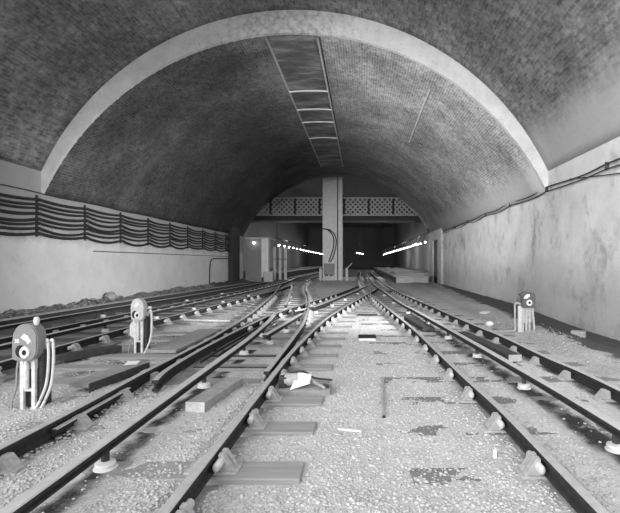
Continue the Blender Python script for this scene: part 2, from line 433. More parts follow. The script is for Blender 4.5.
shade_grime = []  # shade below each rail painted dark, plus grime across the turnout
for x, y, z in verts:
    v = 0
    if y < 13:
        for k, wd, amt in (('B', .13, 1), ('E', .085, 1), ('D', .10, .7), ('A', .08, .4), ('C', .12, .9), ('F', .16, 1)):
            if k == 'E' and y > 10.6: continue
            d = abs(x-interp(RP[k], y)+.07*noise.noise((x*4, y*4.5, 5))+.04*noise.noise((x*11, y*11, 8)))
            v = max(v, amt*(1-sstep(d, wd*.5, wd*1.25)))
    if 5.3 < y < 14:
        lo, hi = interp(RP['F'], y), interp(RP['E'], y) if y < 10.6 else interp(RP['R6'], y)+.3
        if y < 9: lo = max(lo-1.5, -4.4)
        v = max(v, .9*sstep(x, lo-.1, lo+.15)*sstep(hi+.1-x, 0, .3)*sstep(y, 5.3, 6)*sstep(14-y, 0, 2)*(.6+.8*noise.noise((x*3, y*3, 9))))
    shade_grime.append(clampf(v, 0, 1))
at = FLOOR.attributes.new('shade_grime', 'FLOAT', 'POINT'); at.data.foreach_set('value', shade_grime)
def sweep(name, poly, prof, mats, headz, n=8, endlift=None):
    pts = crom([(x, y, 0) for x, y in poly], n)
    bm = bmesh.new(); rings = []
    for i, p in enumerate(pts):
        d = (pts[min(i+1, len(pts)-1)]-pts[max(i-1, 0)]).normalized(); u = Vector((d.y, -d.x, 0))
        rings.append([bm.verts.new(p+u*a+Vector((0, 0, b))) for a, b in prof])
    k = len(prof)
    for A, B in zip(rings, rings[1:]):
        for i in range(k):
            f = bm.faces.new((A[i], A[(i+1) % k], B[(i+1) % k], B[i]))
            f.material_index = 0 if min(prof[i][1], prof[(i+1) % k][1]) > headz else 1
    for f in (bm.faces.new(rings[0]), bm.faces.new(rings[-1][::-1])): f.material_index = 1
    return bm_obj(name, bm, mats)
RAILS = [('A','running_rail','left running rail of the right-hand track'), ('C','running_rail','right running rail of the right-hand track, nearest the right wall'),
 ('D','running_rail','long rail right of the turnout, curving right into the right-hand track'), ('F','running_rail','outer left rail of the turnout, passing right of the grey numbered signal'),
 ('R6','switch_rail','switch rail with splayed end beside the left turnout rail, bending right'), ('R2','switch_rail','switch rail lying inside the long right turnout rail, curving left'),
 ('L4','running_rail','right running rail of the track by the left wall'), ('L3','running_rail','left running rail of the track by the left wall')]
for k, nm, lb in RAILS:
    tag(sweep(nm, RP[k], PROF, [M['rail_head'], M['rail_web']], .14), 'worn steel '+lb, 'rail', 'running rails')
for k, nm, lb in (('G1','fishplate_or_guard_rail','short pale fishplate on the inside of the left turnout rail'), ('G2','fishplate_or_guard_rail','short check rail at the crossing in the middle of the turnout')):
    tag(sweep(nm, RP[k], PROF if k == 'G2' else [(-.016,.03),(-.016,.095),(-.012,.1),(.026,.1),(.03,.092),(.03,.075),(.0,.06),(.0,.03)], [M['conductor'], M['rail_web']], .11 if k == 'G2' else .083), lb, 'rail')
INS_Y = {'B':[3.42,5.1,6.75,8.4,10.2,12.5,15.5,19], 'E':[3.12,5.15,7.0,8.7,10.3], 'R4':[7.9,9.2,10.5], 'R9':[12.6,14.6,17,20], 'R10':[13.4,15.6,18.2,21],
         'L5':[7.2,9.3,11.4,13.6,16,19], 'L2':[7.4,9.6,11.8,14,16.5,20]}
CR = [('B','conductor rail raised on white insulators between the right-hand running rails'), ('E','wide pale conductor rail between the two near turnout rails'),
 ('R4','short conductor rail in the middle of the turnout'), ('R9','conductor rail curving right beyond the crossing'), ('R10','conductor rail curving left beyond the crossing'),
 ('L5','conductor rail between the rails of the left wall track'), ('L2','outer conductor rail nearest the left wall')]
def insulator_bm(x, y):
    bm = bmesh.new()
    lathe(bm, [(.05,-.03),(.078,-.005),(.08,.012),(.05,.022),(.05,.027),(.07,.034),(.068,.05),(.03,.06)], x, y, 16)
    return bm
x0i = lambda k, y: interp(RP[k], y)
for k, lb in CR:
    o = sweep('conductor_rail', RP[k], CPROF, [M['conductor'], M['rail_web']], .195)
    tag(o, lb, 'conductor rail', 'conductor rails')
    for y in INS_Y[k]:
        i = bm_obj('insulator', insulator_bm(interp(RP[k], y), y), M['ceramic'], o, True); i['label'] = 'white ceramic insulator'
        bm = bmesh.new(); lathe(bm, [(.028, .055), (.028, .135)], x0i(k, y), y, 10); bm_obj('stem', bm, M['dark_iron'], i)

# ------------------------------------------------------------------ sleepers with chairs and keys
def chair_mesh(outer):
    """outer=+1: keyed side is +x"""
    bm = bmesh.new(); s = outer
    box(bm, -.19, .19, -.085, .085, -.02, .02, .008)
    def jaw(sx, h, y0, y1):
        a = [(.052 if sx*s > 0 and h > .1 else .037, .02), (.052 if sx*s > 0 and h > .1 else .04, h), (.085, h), (.16, .02)]
        prism(bm, [(sx*x, z) for x, z in a], 'y', y0, y1)
    jaw(s, .135, -.06, -.012); jaw(s, .135, .015, .06); jaw(-s, .105, -.055, .055)
    bmesh.ops.recalc_face_normals(bm, faces=bm.faces)
    me = bpy.data.meshes.new('rail_chair'); bm.to_mesh(me); bm.free(); me.materials.append(M['chair'])
    kb = bmesh.new(); lathe(kb, [(.022,-.13),(.032,-.12),(.033,.12),(.02,.13)], s*.066, 0, 10, 'y', .084)
    bmesh.ops.scale(kb, vec=(.8, 1, 1.0), verts=kb.verts, space=Matrix.Translation((-s*.066, 0, -.084)))
    bmesh.ops.recalc_face_normals(kb, faces=kb.faces)
    ke = bpy.data.meshes.new('key'); kb.to_mesh(ke); kb.free(); ke.materials.append(M['key'])
    for p in ke.polygons: p.use_smooth = True
    return me, ke
CH = {1: chair_mesh(1), -1: chair_mesh(-1)}
ORD = 'first second third fourth fifth sixth seventh eighth ninth tenth eleventh twelfth thirteenth fourteenth fifteenth sixteenth seventeenth eighteenth nineteenth twentieth'.split()
TENS = {20: 'twenty', 30: 'thirty', 40: 'forty', 50: 'fifty'}
def ordinal(i):                        # 0-based
    if i < 20: return ORD[i]
    n = i+1; t, r = n//10*10, n % 10
    return ORD[r-1] and TENS[t]+'-'+ORD[r-1] if r else TENS[t][:-1]+'ieth'
def sleeper(x0, x1, y, rails, label, group, rot=0, top=.0, w=.26, mat='sleeper'):
    cx = (x0+x1)/2; L = (x1-x0)/2
    bm = bmesh.new(); box(bm, -L, L, -w/2, w/2, -.14, 0, .008)
    for v in bm.verts:
        v.co.z += .006*noise.noise((v.co.x*3+y, v.co.y*9, y)); v.co.y += .008*noise.noise((v.co.x*2, y*3, 2))
    o = bm_obj('sleeper', bm, M[mat]); tag(o, label, 'sleeper', group)
    o.location = (cx, y, top); o.rotation_euler.z = rot
    for poly, side in rails:
        if not (poly[0][1]-.05 <= y <= poly[-1][1]): continue
        c = bpy.data.objects.new('rail_chair', CH[side][0]); COL.objects.link(c); c.parent = o
        c.location = (interp(poly, y)-cx, 0, .0-top); c['label'] = 'cast iron rail chair'
        c.rotation_euler.z = random.uniform(-.03, .03)-rot
        if y < 22:
            k = bpy.data.objects.new('key', CH[side][1]); COL.objects.link(k); k.parent = c; k['label'] = 'pale wooden key'
            k.location.y = random.uniform(-.03, .03)
    return o
rails_R = [(RP['A'], -1), (RP['C'], 1)]
y = 2.24; i = 0
while y < 34:
    a = interp(RP['A'], y)-.95
    if y > 14: a = max(a, (interp(RP['D'], y)+interp(RP['A'], y))/2+.04) if y < 18 else (interp(RP['A'], y)-.66)
    sleeper(a, interp(RP['C'], y)+.62, y, rails_R, 'timber sleeper half buried under the right-hand track, %s from the camera' % ordinal(i), 'sleepers of the right-hand track', .02, (.005 if i > 1 else -.006)+random.uniform(-.003, .004), .25, 'sleeper_dark')
    y += .81; i += 1
yt = [2.38,3.10,3.92,4.68]
while yt[-1] < 17.6: yt.append(yt[-1]+(.74 if yt[-1] < 9 else .8))
T_RAILS = [(RP['F'], -1), (RP['D'], 1), (RP['R6'], -1), (RP['R2'], -1)]
for i, y in enumerate(yt):
    e1 = interp(RP['D'], y)+.64
    if y > 14: e1 = min(e1, (interp(RP['D'], y)+interp(RP['A'], y))/2-.04)
    e0 = max(interp(RP['L4'], y)+.36, interp(RP['F'], y)-1.75) if 5.3 < y < 9.5 else interp(RP['F'], y)-.58
    rr = [(RP['F'], -1), (RP['D'], 1)]
    if y > 8.8: rr.append((RP['R6'], 1))
    if y > 9.5: rr.append((RP['R2'], 1))
    sleeper(e0, e1, y, rr, 'timber sleeper across the turnout in the middle, %s from the camera' % ordinal(i), 'sleepers of the turnout', 0, .002+random.uniform(-.004, .006), .27)
y = 5.6; i = 0
while y < 33:
    if y < 18: a, b, rr = interp(RP['L2'], y)-.25, min(interp(RP['L4'], y)+(.32 if y < 9.7 else .6), interp(RP['F'], y)-.63), [(RP['L3'], -1), (RP['L4'], 1)]
    else: a, b, rr = interp(RP['L2'], y)-.2, interp(RP['R2'], y)+.5, [(RP['L3'], -1), (RP['R2'], 1)]
    sleeper(a, b, y, rr, 'grimy timber sleeper under the left wall track, %s from the camera' % ordinal(i), 'sleepers of the left wall track', 0, .0, .25, 'sleeper_dark')
    y += .8; i += 1

# ------------------------------------------------------------------ ballast stones and spoil (uncountable)
PHI = (1+5**.5)/2
ICO = np.array([(-1,PHI,0),(1,PHI,0),(-1,-PHI,0),(1,-PHI,0),(0,-1,PHI),(0,1,PHI),(0,-1,-PHI),(0,1,-PHI),(PHI,0,-1),(PHI,0,1),(-PHI,0,-1),(-PHI,0,1)])/math.sqrt(1+PHI*PHI)
ICF = np.array([(0,11,5),(0,5,1),(0,1,7),(0,7,10),(0,10,11),(1,5,9),(5,11,4),(11,10,2),(10,7,6),(7,1,8),(3,9,4),(3,4,2),(3,2,6),(3,6,8),(3,8,9),(4,9,5),(2,4,11),(6,2,10),(8,6,7),(9,8,1)])
def stones(name, pos, size, mat):
    n = len(pos)
    v = ICO[None]*(1+RNG.uniform(-.28, .28, (n, 12, 1)))*size[:, None, None]
    v[:, :, 2] *= RNG.uniform(.5, .85, (n, 1)); v[:, :, 0] *= RNG.uniform(.8, 1.4, (n, 1))
    a = RNG.uniform(0, 2*PI, n); c, s = np.cos(a)[:, None], np.sin(a)[:, None]
    x, yv = v[:, :, 0].copy(), v[:, :, 1].copy()
    v[:, :, 0] = x*c-yv*s; v[:, :, 1] = x*s+yv*c
    v += np.array(pos)[:, None, :]
    f = (ICF[None]+12*np.arange(n)[:, None, None]).reshape(-1, 3)
    me = bpy.data.meshes.new(name); me.vertices.add(n*12); me.vertices.foreach_set('co', v.reshape(-1))
    me.loops.add(f.size); me.loops.foreach_set('vertex_index', f.reshape(-1).astype(np.int32))
    me.polygons.add(len(f)); me.polygons.foreach_set('loop_start', np.arange(0, f.size, 3, dtype=np.int32))
    me.update(calc_edges=True); me.validate()
    return new_obj(name, me, mat)
pos, size = [], []
rail_list = [RP[k] for k in ('A','C','D','F','L3','L4')]
while len(pos) < 32000:
    y = 1.9+ (random.random()**1.7)*9.5; hw = .80*y+.4
    x = random.uniform(max(-hw*1.05, -4.4), min(hw*.62, 4.2))
    if random.random() > .75+.0*x: continue
    left = x < -.5
    if left:
        onsl = any(abs(y-t) < .17 for t in yt) and x > -1.2
        if onsl and random.random() < .93: continue
        if y > 5.5 and x < -.6 and random.random() < .5: continue
    else:
        onsl = abs(((y-2.24+.4) % .81)-.4) < .14 and x > .5
        if onsl and random.random() < .35: continue
    if any(abs(x-interp(p, y)) < .05 for p in rail_list): continue
    if (abs(x-interp(RP['E'], y)) < .2 or abs(x-interp(RP['B'], y)) < .22 or abs(x-interp(RP['C'], y)) < .15) and random.random() < .95: continue
    if x > 2.9 and random.random() < .8: continue
    s = random.choice((.006, .008, .009, .011, .013))*random.uniform(.8, 1.25)
    pos.append((x, y, ground_z(x, y)+s*.15)); size.append(s)
tag(stones('ballast_stones', pos, np.array(size), M['stones']), 'loose pale ballast stones scattered over the near track bed', 'gravel', kind='stuff')
pos, size = [], []
for k in range(6000):
    y = random.uniform(6.5, 26); x = XL+.06+abs(random.gauss(0, .24)); s = random.uniform(.012, .035)*(1.6 if random.random() < .1 else 1)
    pos.append((x+.03, y, ground_z(x, y)+s*.2)); size.append(s)
tag(stones('wall_rubble', pos, np.array(size), M['rubble']), 'grey rubble heaped along the foot of the left wall', 'rubble', kind='stuff')

# ------------------------------------------------------------------ wall cables
def cable(name, pts, r, label, group, cat='cable', mat='cable'):
    bm = bmesh.new(); tube(bm, pts, r, 8)
    return tag(bm_obj(name, bm, M[mat], None, True), label, cat, group)
BY = [12.4+2.15*k for k in range(-4, 10)]
CZ = [3.305, 3.17, 3.06, 2.91, 2.75, 2.63, 2.48, 2.335]
for j, z in enumerate(CZ):
    pts = []; sag0 = .05+.03*random.random()+.01*j
    for a, b in zip(BY, BY[1:]):
        sg = sag0*random.uniform(.7, 1.25)
        for k in range(8):
            t = k/8; pts.append((XL+.085+.012*math.sin(j*2.3+a), a+(b-a)*t, z-4*sg*t*(1-t)))
    pts.append((XL+.085, BY[-1], z))
    cable('wall_cable', pts, (.042, .038, .034, .044, .042, .034, .038, .044)[j], 'black sagging cable on the left wall, %s from the top of the bundle' % ORD[j], 'cables along the left wall')
pts = [(XL+.05, 3.8+k*.5, 3.50+.015*math.sin(k*.9)) for k in range(61)]
cable('wall_cable', pts, .014, 'thin single cable running above the bundle on the left wall', 'cables along the left wall')
for i, y in enumerate(BY[:-1]):
    r = empty('cable_bracket', (XL, y, 2.85), 'upright iron cable bracket on the left wall, %s from the camera' % ORD[i], 'bracket', 'cable brackets on the left wall')
    bm = bmesh.new(); box(bm, .0, .045, -.035, .035, -.62, .58, .006); bm_obj('back_plate', bm, M['dark_iron'], r)
    for z in CZ:
        bm = bmesh.new(); prism(bm, [(.03, z-2.85-.06), (.15, z-2.85-.045), (.15, z-2.85+.02), (.135, z-2.85+.02), (.13, z-2.85-.035), (.03, z-2.85-.042)], 'y', -.02, .02)
        bm_obj('hook', bm, M['dark_iron'], r)
def wiggle(z, amp, seed, y0, y1):
    out = []; k = 0; y = y0
    while y <= y1:
        s = abs(math.sin((y-12.6)*PI/3.1)); out.append((XR-.05, y, z(y)-amp*s+.02*math.sin(y*1.7+seed))); y += .3
    return out
zz = lambda y: 3.68-.0085*max(y-12.6, 0)
cable('wall_cable', wiggle(zz, .05, 0, 6, 30), .019, 'upper black cable looping along the right wall', 'cables along the right wall')
cable('wall_cable', wiggle(lambda y: zz(y)-.1, .07, 1.2, 6, 30), .016, 'lower black cable looping along the right wall', 'cables along the right wall')
cable('wall_cable', [(XR-.04, 8+.4*k, 3.22+.055*k) for k in range(9)], .012, 'thin loose wire slanting below the cables on the right wall', 'cables along the right wall')
for i, y in enumerate((9.5, 12.6, 15.7, 18.8, 21.9, 25)):
    bm = bmesh.new(); box(bm, XR-.08, XR+.01, y-.02, y+.02, zz(y)-.13, zz(y)+.03, .005)
    tag(bm_obj('cable_clip', bm, M['dark_iron']), 'small iron clip holding the right wall cables, %s from the camera' % ORD[i], 'clip', 'cable clips on the right wall')
for i, y in enumerate((12.72,)):
    pass
# conduits on the left wall
bm = bmesh.new(); tube(bm, crom([(XL+.04, 26.4, .1), (XL+.04, 26.5, 1.3), (XL+.04, 26.9, 1.68), (XL+.04, 28, 1.72), (XL+.04, 31, 1.75)], 6), .035)
tag(bm_obj('wall_conduit', bm, M['dark_iron'], None, True), 'bent iron conduit rising up the left wall towards the station', 'conduit')
bm = bmesh.new(); tube(bm, [(XL+.03, 15+k, 1.88+.0*k) for k in range(17)], .014)
tag(bm_obj('wall_conduit', bm, M['dark_iron'], None, True), 'thin level conduit on the left wall under the cable bundle', 'conduit')
bm = bmesh.new()
prism(bm, [(XL-.02, 30.2), (XL+.3, 30.2), (XL+.3, 32.0), (XL-.02, 32.0)], 'z', -.3, 4.0)
struct(bm_obj('trim_5', bm, M['dark_face']), 'sooty pier on the left wall beside the station', 'pier')
bm = bmesh.new()
box(bm, XR-.14, XR+.02, 28.9, 30.3, -.3, 3.8, .02); box(bm, XR-.14, XR+.02, 32.4, 33.98, -.3, 3.8, .02); box(bm, XR-.14, XR+.02, 30.3, 32.4, 3.1, 3.8)
struct(bm_obj('trim_6', bm, M['wall_right']), 'pale pier with a dark recess at the far end of the right wall', 'pier')
bm = bmesh.new(); box(bm, XR-.03, XR+.02, 30.32, 32.38, -.2, 3.1)
struct(bm_obj('door_1', bm, M['black']), 'black recess in the right wall pier', 'doorway')

# ------------------------------------------------------------------ ground signals
def ground_signal(loc, rz, label, kind):
    r = empty('ground_signal', loc, label, 'signal', 'ground signals', rz)
    dark = kind == 'grey'
    head = {'grey': M['grey_paint'], 'pale': M['pale_grey_paint'], 'hood': M['hood_paint']}[kind]
    b = lambda n, bm, m, p=r, s=False: bm_obj(n, bm, m, p, s)
    # legs
    if kind == 'hood':
        xs_ = (-.115, -.03, .045, .11)
    else: xs_ = (-.075, .075)
    for x in xs_:
        bm = bmesh.new()
        sp = .0 if kind != 'hood' else (.06 if x > .1 else 0)
        prism(bm, [(x-.022, .56), (x+.022, .56), (x+.022+sp, -.05), (x-.022+sp, -.05)], 'y', -.02, .02)
        b('leg', bm, M['worn_white' if kind == 'hood' else 'white_paint'])
    bm = bmesh.new()
    if kind == 'hood': box(bm, -.09, .1, .0, .05, .2, .56, .005)
    else: box(bm, -.13 if kind == 'pale' else -.12, .10, .0, .035, .22 if kind == 'pale' else .40, .56, .006)
    b('leg_plate', bm, M['worn_white' if kind == 'hood' else 'white_paint'])
    if kind != 'hood':
        bm = bmesh.new(); box(bm, -.085, .085, -.012, .03, .155, .19, .004); b('tie_bar', bm, M['white_paint'])
    if kind != 'hood':
        bm = bmesh.new(); lathe(bm, [(.028,.2),(.032,.22),(.032,.46),(.02,.48),(.02,.56)], 0, -.035, 12); b('plunger', bm, M['white_paint'], r, True)
        bm = bmesh.new(); tube(bm, crom([(-.14, .03, .54), (-.165, .02, .4), (-.17, .01, .2), (-.215, .0, .05), (-.22, .0, -.04)], 5), .013); b('rod', bm, M['pipe'], r, True)
        bm = bmesh.new(); box(bm, -.15, .12, .05, .12, -.03, .52, .01); b('back_plate', bm, M['dark_iron'])
        if kind == 'pale':
            bm = bmesh.new(); prism(bm, [(-.2, .28), (-.13, .24), (-.125, .52), (-.17, .5), (-.2, .44)], 'y', .0, .035); b('shoulder_plate', bm, M['white_paint'])
        # dark drum behind on the right
        bm = bmesh.new(); box(bm, .085, .165, .03, .2, -.03, .62, .02); b('cable_box', bm, M['dark_iron'])
        for dx in ((0, .065) if kind == 'grey' else (.03,)):
            bm = bmesh.new(); tube(bm, crom([(.15, .1, .62), (.19+dx, .06, .71), (.235+dx, .03, .68), (.262+dx, .0, .48), (.25+dx, -.02, .25), (.19+dx, -.04, .08), (.12+dx, -.05, -.04)], 7), .017 if kind == 'grey' else .022, 10)
            b('hose', bm, M['hose'], r, True)
    else:
        bm = bmesh.new(); tube(bm, crom([(-.1, .06, .6), (-.22, .06, .64), (-.27, .06, .6), (-.27, .06, .5), (-.27, .06, .15), (-.27, .05, .04), (-.34, .04, .01), (-.6, -.02, .01), (-1.0, -.12, .0)], 6), .024, 10)
        b('pipe', bm, M['pipe'], r, True)
        bm = bmesh.new(); box(bm, -.21, -.13, .0, .06, -.04, .58, .006); b('side_plate', bm, M['pale_grey_paint'])
    # housing
    bm = bmesh.new(); hw = .155
    if kind == 'hood':
        out = [(-.14, .55), (.16, .55), (.165, .8)] + [(.165*math.cos(a)-.0, .8+.10*math.sin(a)) for a in [PI*k/10 for k in range(1, 8)]] + [(-.2, .84), (-.13, .78)]
    elif kind == 'grey':
        out = [(-.165, .52), (-.12, .505), (.06, .495), (.12, .52), (.155, .57), (.165, .64), (.165, .76)] + [(.005+.16*math.cos(a), .76+.145*math.sin(a)) for a in [PI*k/12 for k in range(1, 10)]] + [(-.15, .80), (-.165, .7)]
    else:
        out = [(-.13, .57), (-.06, .54), (.06, .54), (.13, .57), (.145, .66), (.145, .78)] + [(.145*math.cos(a), .78+.155*math.sin(a)) for a in [PI*k/12 for k in range(1, 12)]] + [(-.145, .78), (-.14, .66)]
    prism(bm, out, 'y', -.07, .10)
    bmesh.ops.recalc_face_normals(bm, faces=bm.faces)
    bmesh.ops.bevel(bm, geom=[e for e in bm.edges if abs(e.verts[0].co.y-e.verts[1].co.y) < 1e-4], offset=.012, segments=2, affect='EDGES')
    hd = b('housing', bm, head)
    cx, cz = {'grey': (.01, .595), 'pale': (.01, .64), 'hood': (.02, .655)}[kind]
    bm = bmesh.new()                                                   # round eye: white ring round a black glass
    prof = [(.03, -.085), (.062, -.085), (.068, -.075), (.068, -.06)]
    seg = 24; rings = []
    for rr, h in [(.034, -.07)]+prof: rings.append([bm.verts.new((cx+rr*math.cos(2*PI*k/seg), h, cz+rr*math.sin(2*PI*k/seg))) for k in range(seg)])
    for A, B in zip(rings, rings[1:]):
        for k in range(seg): bm.faces.new((A[k], A[(k+1) % seg], B[(k+1) % seg], B[k]))
    b('lens_ring', bm, M['white_paint'], hd, True)
    bm = bmesh.new(); lathe(bm, [(.036, -.074), (.036, -.06)], cx, 0, 20, 'y', cz); b('lens', bm, M['black'], hd)
    if kind != 'hood':
        bm = bmesh.new()                                               # dark crescent beside the ring
        lathe(bm, [(.068, -.0725), (.068, -.06)], cx-.055, 0, 24, 'y', cz+.012); b('eye_recess', bm, M['black'], hd)
    bm = bmesh.new()
    if kind == 'grey':
        sh = [(-.045, .755), (.0, .80), (.05, .775), (.10, .70), (.075, .715), (.055, .685), (.04, .69), (.03, .715)]
    elif kind == 'pale':
        sh = [(-.07, .78), (-.03, .86), (.03, .88), (.05, .83), (.0, .79)]
    else:
        sh = [(-.12, .75), (-.05, .84), (.02, .845), (.03, .80), (-.03, .75)]
    prism(bm, sh, 'y', -.074, -.066); b('indicator_flash', bm, M['ceramic'], hd)
    if kind == 'grey':
        bm = bmesh.new(); lathe(bm, [(.02, .88), (.03, .9), (.036, .93), (.028, .965), (.01, .975)], .09, .02, 12); b('lamp_cap', bm, M['ceramic'], hd, True)
        cu = bpy.data.curves.new('number_text', 'FONT'); cu.body = '38'; cu.size = .062; cu.extrude = .002; cu.offset = .002; cu.align_x = 'CENTER'
        to = bpy.data.objects.new('number_text', cu); COL.objects.link(to)
        bpy.context.view_layer.update()
        me = bpy.data.meshes.new_from_object(to.evaluated_get(bpy.context.evaluated_depsgraph_get()))
        bpy.data.objects.remove(to); bpy.data.curves.remove(cu)
        me.materials.clear()
        t = new_obj('number_plate', me, M['ceramic'], hd); t.location = (-.092, -.0735, .70); t.rotation_euler = (PI/2, 0, 0)
        t['label'] = 'white number 38'
    r.scale = {'grey': (.8, .84, .95), 'pale': (.76, .8, .95), 'hood': (.9, .9, .95)}[kind]
    return r
ground_signal((-3.49, 4.5, 0), 0, 'grey rounded ground signal numbered 38 with two pale hoses', 'grey')
ground_signal((-3.765, 7.25, 0), 0, 'pale ground signal with one hose on the ballast near the left wall track', 'pale')
ground_signal((3.5, 9.1, .02), 0, 'dark hooded ground signal with white legs and bent pipe by the right wall', 'hood')

# ------------------------------------------------------------------ boards, boxes and litter between the rails
def slab(name, p0, p1, w, z0, z1, mat, label, cat, group=None, endmat=None):
    """a board from p0 to p1 (x, y)"""
    d = Vector((p1[0]-p0[0], p1[1]-p0[1], 0)); L = d.length
    bm = bmesh.new(); box(bm, 0, L, -w/2, w/2, z0, z1, .006)
    o = bm_obj(name, bm, mat); o.location = (p0[0], p0[1], 0); o.rotation_euler.z = math.atan2(d.y, d.x)
    tag(o, label, cat, group)
    if endmat is not None:
        bm = bmesh.new(); box(bm, -.006, .002, -w/2, w/2, z0, z1); e = bm_obj('end_cap', bm, endmat, o); e['label'] = 'white painted end'
    return o
slab('cover_board', (-3.26, 4.95), (-3.1, 6.0), .26, .05, .11, M['board'], 'weathered cover board with paper on it, left of the turnout', 'board')
bm = bmesh.new(); box(bm, -.08, .08, -.11, .11, .112, .118)
for v in bm.verts: v.co.z += .02*noise.noise((v.co.x*9, v.co.y*9, 1))+.012
o = bm_obj('paper_sheet', bm, M['paper']); o.location = (-3.13, 5.86, .0); o.rotation_euler.z = .3; tag(o, 'crumpled white paper lying on the weathered cover board', 'paper')
slab('trunking_box', (-1.66, 4.28), (-1.53, 5.2), .2, -.02, .105, M['board'], 'grey trunking box with white end right of the conductor rail', 'box', None, M['white_paint'])
slab('plank', (-3.3, 7.05), (-3.28, 9.3), .5, .0, .055, M['board'], 'wide flat plank left of the turnout behind the cover board', 'plank')
slab('plank', (-4.55, 6.5), (-4.1, 7.25), .2, .0, .1, M['dark_wood'], 'short black plank between the two signals on the left', 'plank')
slab('cover_board', (2.26, 6.35), (1.97, 8.5), .2, .03, .13, M['dark_wood'], 'long black cover board between conductor and right running rail', 'board', None, M['pale_stone'])
slab('cover_board', (1.42, 9.15), (1.2, 11.0), .26, .02, .11, M['dark_wood'], 'short black cover board left of the right track conductor rail', 'board')
slab('steel_bar', (.21, 4.12), (.27, 5.5), .03, .0, .03, M['pipe'], 'thin steel bar lying alone on the open ballast', 'bar', None, M['black'])
slab('batten', (-.215, 3.84), (-.0, 3.78), .035, .0, .02, M['white_paint'], 'short white batten on the open ballast left of the steel bar', 'batten')
o = empty('drain_box', (.1, 8.3, 0), 'small white-faced block with black lid on the open ballast', 'block')
bm = bmesh.new(); box(bm, -.16, .16, -.12, .12, -.05, .05, .006); bm_obj('block_body', bm, M['ceramic'], o)
bm = bmesh.new(); box(bm, -.17, .17, -.13, .14, .05, .08, .006); bm_obj('lid', bm, M['black'], o)
slab('iron_plate', (-.12, 12.1), (.42, 12.05), .3, -.02, .03, M['dark_iron'], 'dark iron plate on the open ballast beyond the white-faced block', 'plate')
pts = crom([(-4.5, 10.9, .03), (-4.0, 10.8, .035), (-3.3, 10.7, .03)], 5)
cable('cable_pipe', pts, .02, 'thin white pipe lying on the ground left of the turnout', None, 'pipe', 'white_paint')
# point mechanism right of the long turnout rail
o = empty('point_lever', (-.78, 5.02, 0), 'point lever gear with drum and rods right of the turnout rail', 'point gear')
bm = bmesh.new(); box(bm, -.24, .42, -.16, .1, -.06, .045, .006); bm_obj('base_plank', bm, M['board'], o)
bm = bmesh.new(); lathe(bm, [(.05, -.09), (.075, -.085), (.075, .06), (.055, .07)], 0, 0, 18, 'x', .125)
for v in bm.verts: v.co.x += -.03
bm_obj('drum', bm, M['chair'], o, True)
for k, yy in enumerate((-.05, .03)):
    bm = bmesh.new(); box(bm, -.18, -.09, yy-.02, yy+.02, .045, .17, .006); bm_obj('bracket', bm, M['dark_iron'], o)
bm = bmesh.new(); tube(bm, [(.14, .05, .13), (.25, -.02, .09), (.36, -.12, .06)], .018); bm_obj('rod', bm, M['pipe'], o, True)
bm = bmesh.new(); tube(bm, crom([(-.2, .12, .1), (-.1, .17, .16), (.08, .16, .18), (.2, .18, .1), (.42, .16, .08)], 5), .012); bm_obj('rod', bm, M['dark_iron'], o, True)
bm = bmesh.new(); prism(bm, [(.30, .045), (.40, .045), (.40, .075), (.34, .09)], 'y', -.06, -.03); bm_obj('clamp', bm, M['dark_iron'], o)
bm = bmesh.new()
q = [(-.10, -.10, .05), (-.02, .04, .21), (.13, .05, .19), (.115, -.02, .10)]
A = [bm.verts.new(p) for p in q]; B = [bm.verts.new((x, yy+.004, z-.003)) for x, yy, z in q]
bm.faces.new(A); bm.faces.new(B[::-1])
for k in range(4): bm.faces.new((A[k], B[k], B[(k+1) % 4], A[(k+1) % 4]))
p = bm_obj('metal_sheet', bm, M['paper']); p.location = (-.72, 4.97, 0); tag(p, 'bent white sheet leaning on the point lever gear', 'sheet')
# stretcher bars and rods in the turnout
for k, y in enumerate((6.05, 6.8)):
    bm = bmesh.new(); tube(bm, [(interp(RP['D'], y)-.06, y, .01), (interp(RP['F'], y)+.3, y+.02, .01)], .016)
    tag(bm_obj('stretcher_bar', bm, M['dark_iron'], None, True), 'iron stretcher bar across the turnout, %s one' % ('nearer', 'farther')[k], 'bar', 'stretcher bars')
for k, (dx, y0, y1) in enumerate(((.16, 6.2, 11.2), (.28, 6.6, 10.4))):
    bm = bmesh.new(); tube(bm, [(interp(RP['R6'], y0+(y1-y0)*t/12)+dx, y0+(y1-y0)*t/12, .055) for t in range(13)], .02)
    tag(bm_obj('point_rod', bm, M['rail_web'], None, True), 'dark rod running beside the splayed switch rail, %s to it' % ('closer', 'less close')[k], 'rod', 'point rods')
# stones and blocks
_cb = [o for o in COL.objects if o.name == 'cover_board'][0]
bm = bmesh.new(); box(bm, .0, 1.07, -.145, -.128, -.02, .105); bm_obj('shade_strip', bm, M['dark_wood'], _cb)['label'] = 'black strip for the shaded side'  # dark strip added to paint in the board's shaded side
def lump(name, loc, s, mat, label, cat, sq=(1, 1, .7)):
    bm = bmesh.new(); bmesh.ops.create_icosphere(bm, subdivisions=2, radius=s)
    for v in bm.verts:
        v.co *= 1+.35*noise.noise(v.co*(2.2/s)+Vector(loc)); v.co.x *= sq[0]; v.co.y *= sq[1]; v.co.z *= sq[2]
    o = bm_obj(name, bm, mat); o.location = loc; tag(o, label, cat); return o
lump('stone', (2.97, 10.0, .06), .1, M['ceramic'], 'round white stone beside the rail left of the hooded signal', 'stone')
lump('stone', (3.55, 12.2, .05), .16, M['pale_stone'], 'flat pale stone behind the hooded signal', 'stone', (1.5, 1, .4))
lump('stone', (-9.1, 15.6, .25), .2, M['rubble'], 'large grey lump on the rubble by the left wall', 'stone', (1, 1, .8))
slab('concrete_block', (4.5, 9.25), (4.74, 9.1), .2, -.1, .03, M['board'], 'pale broken block in the dark gutter by the right wall', 'block')
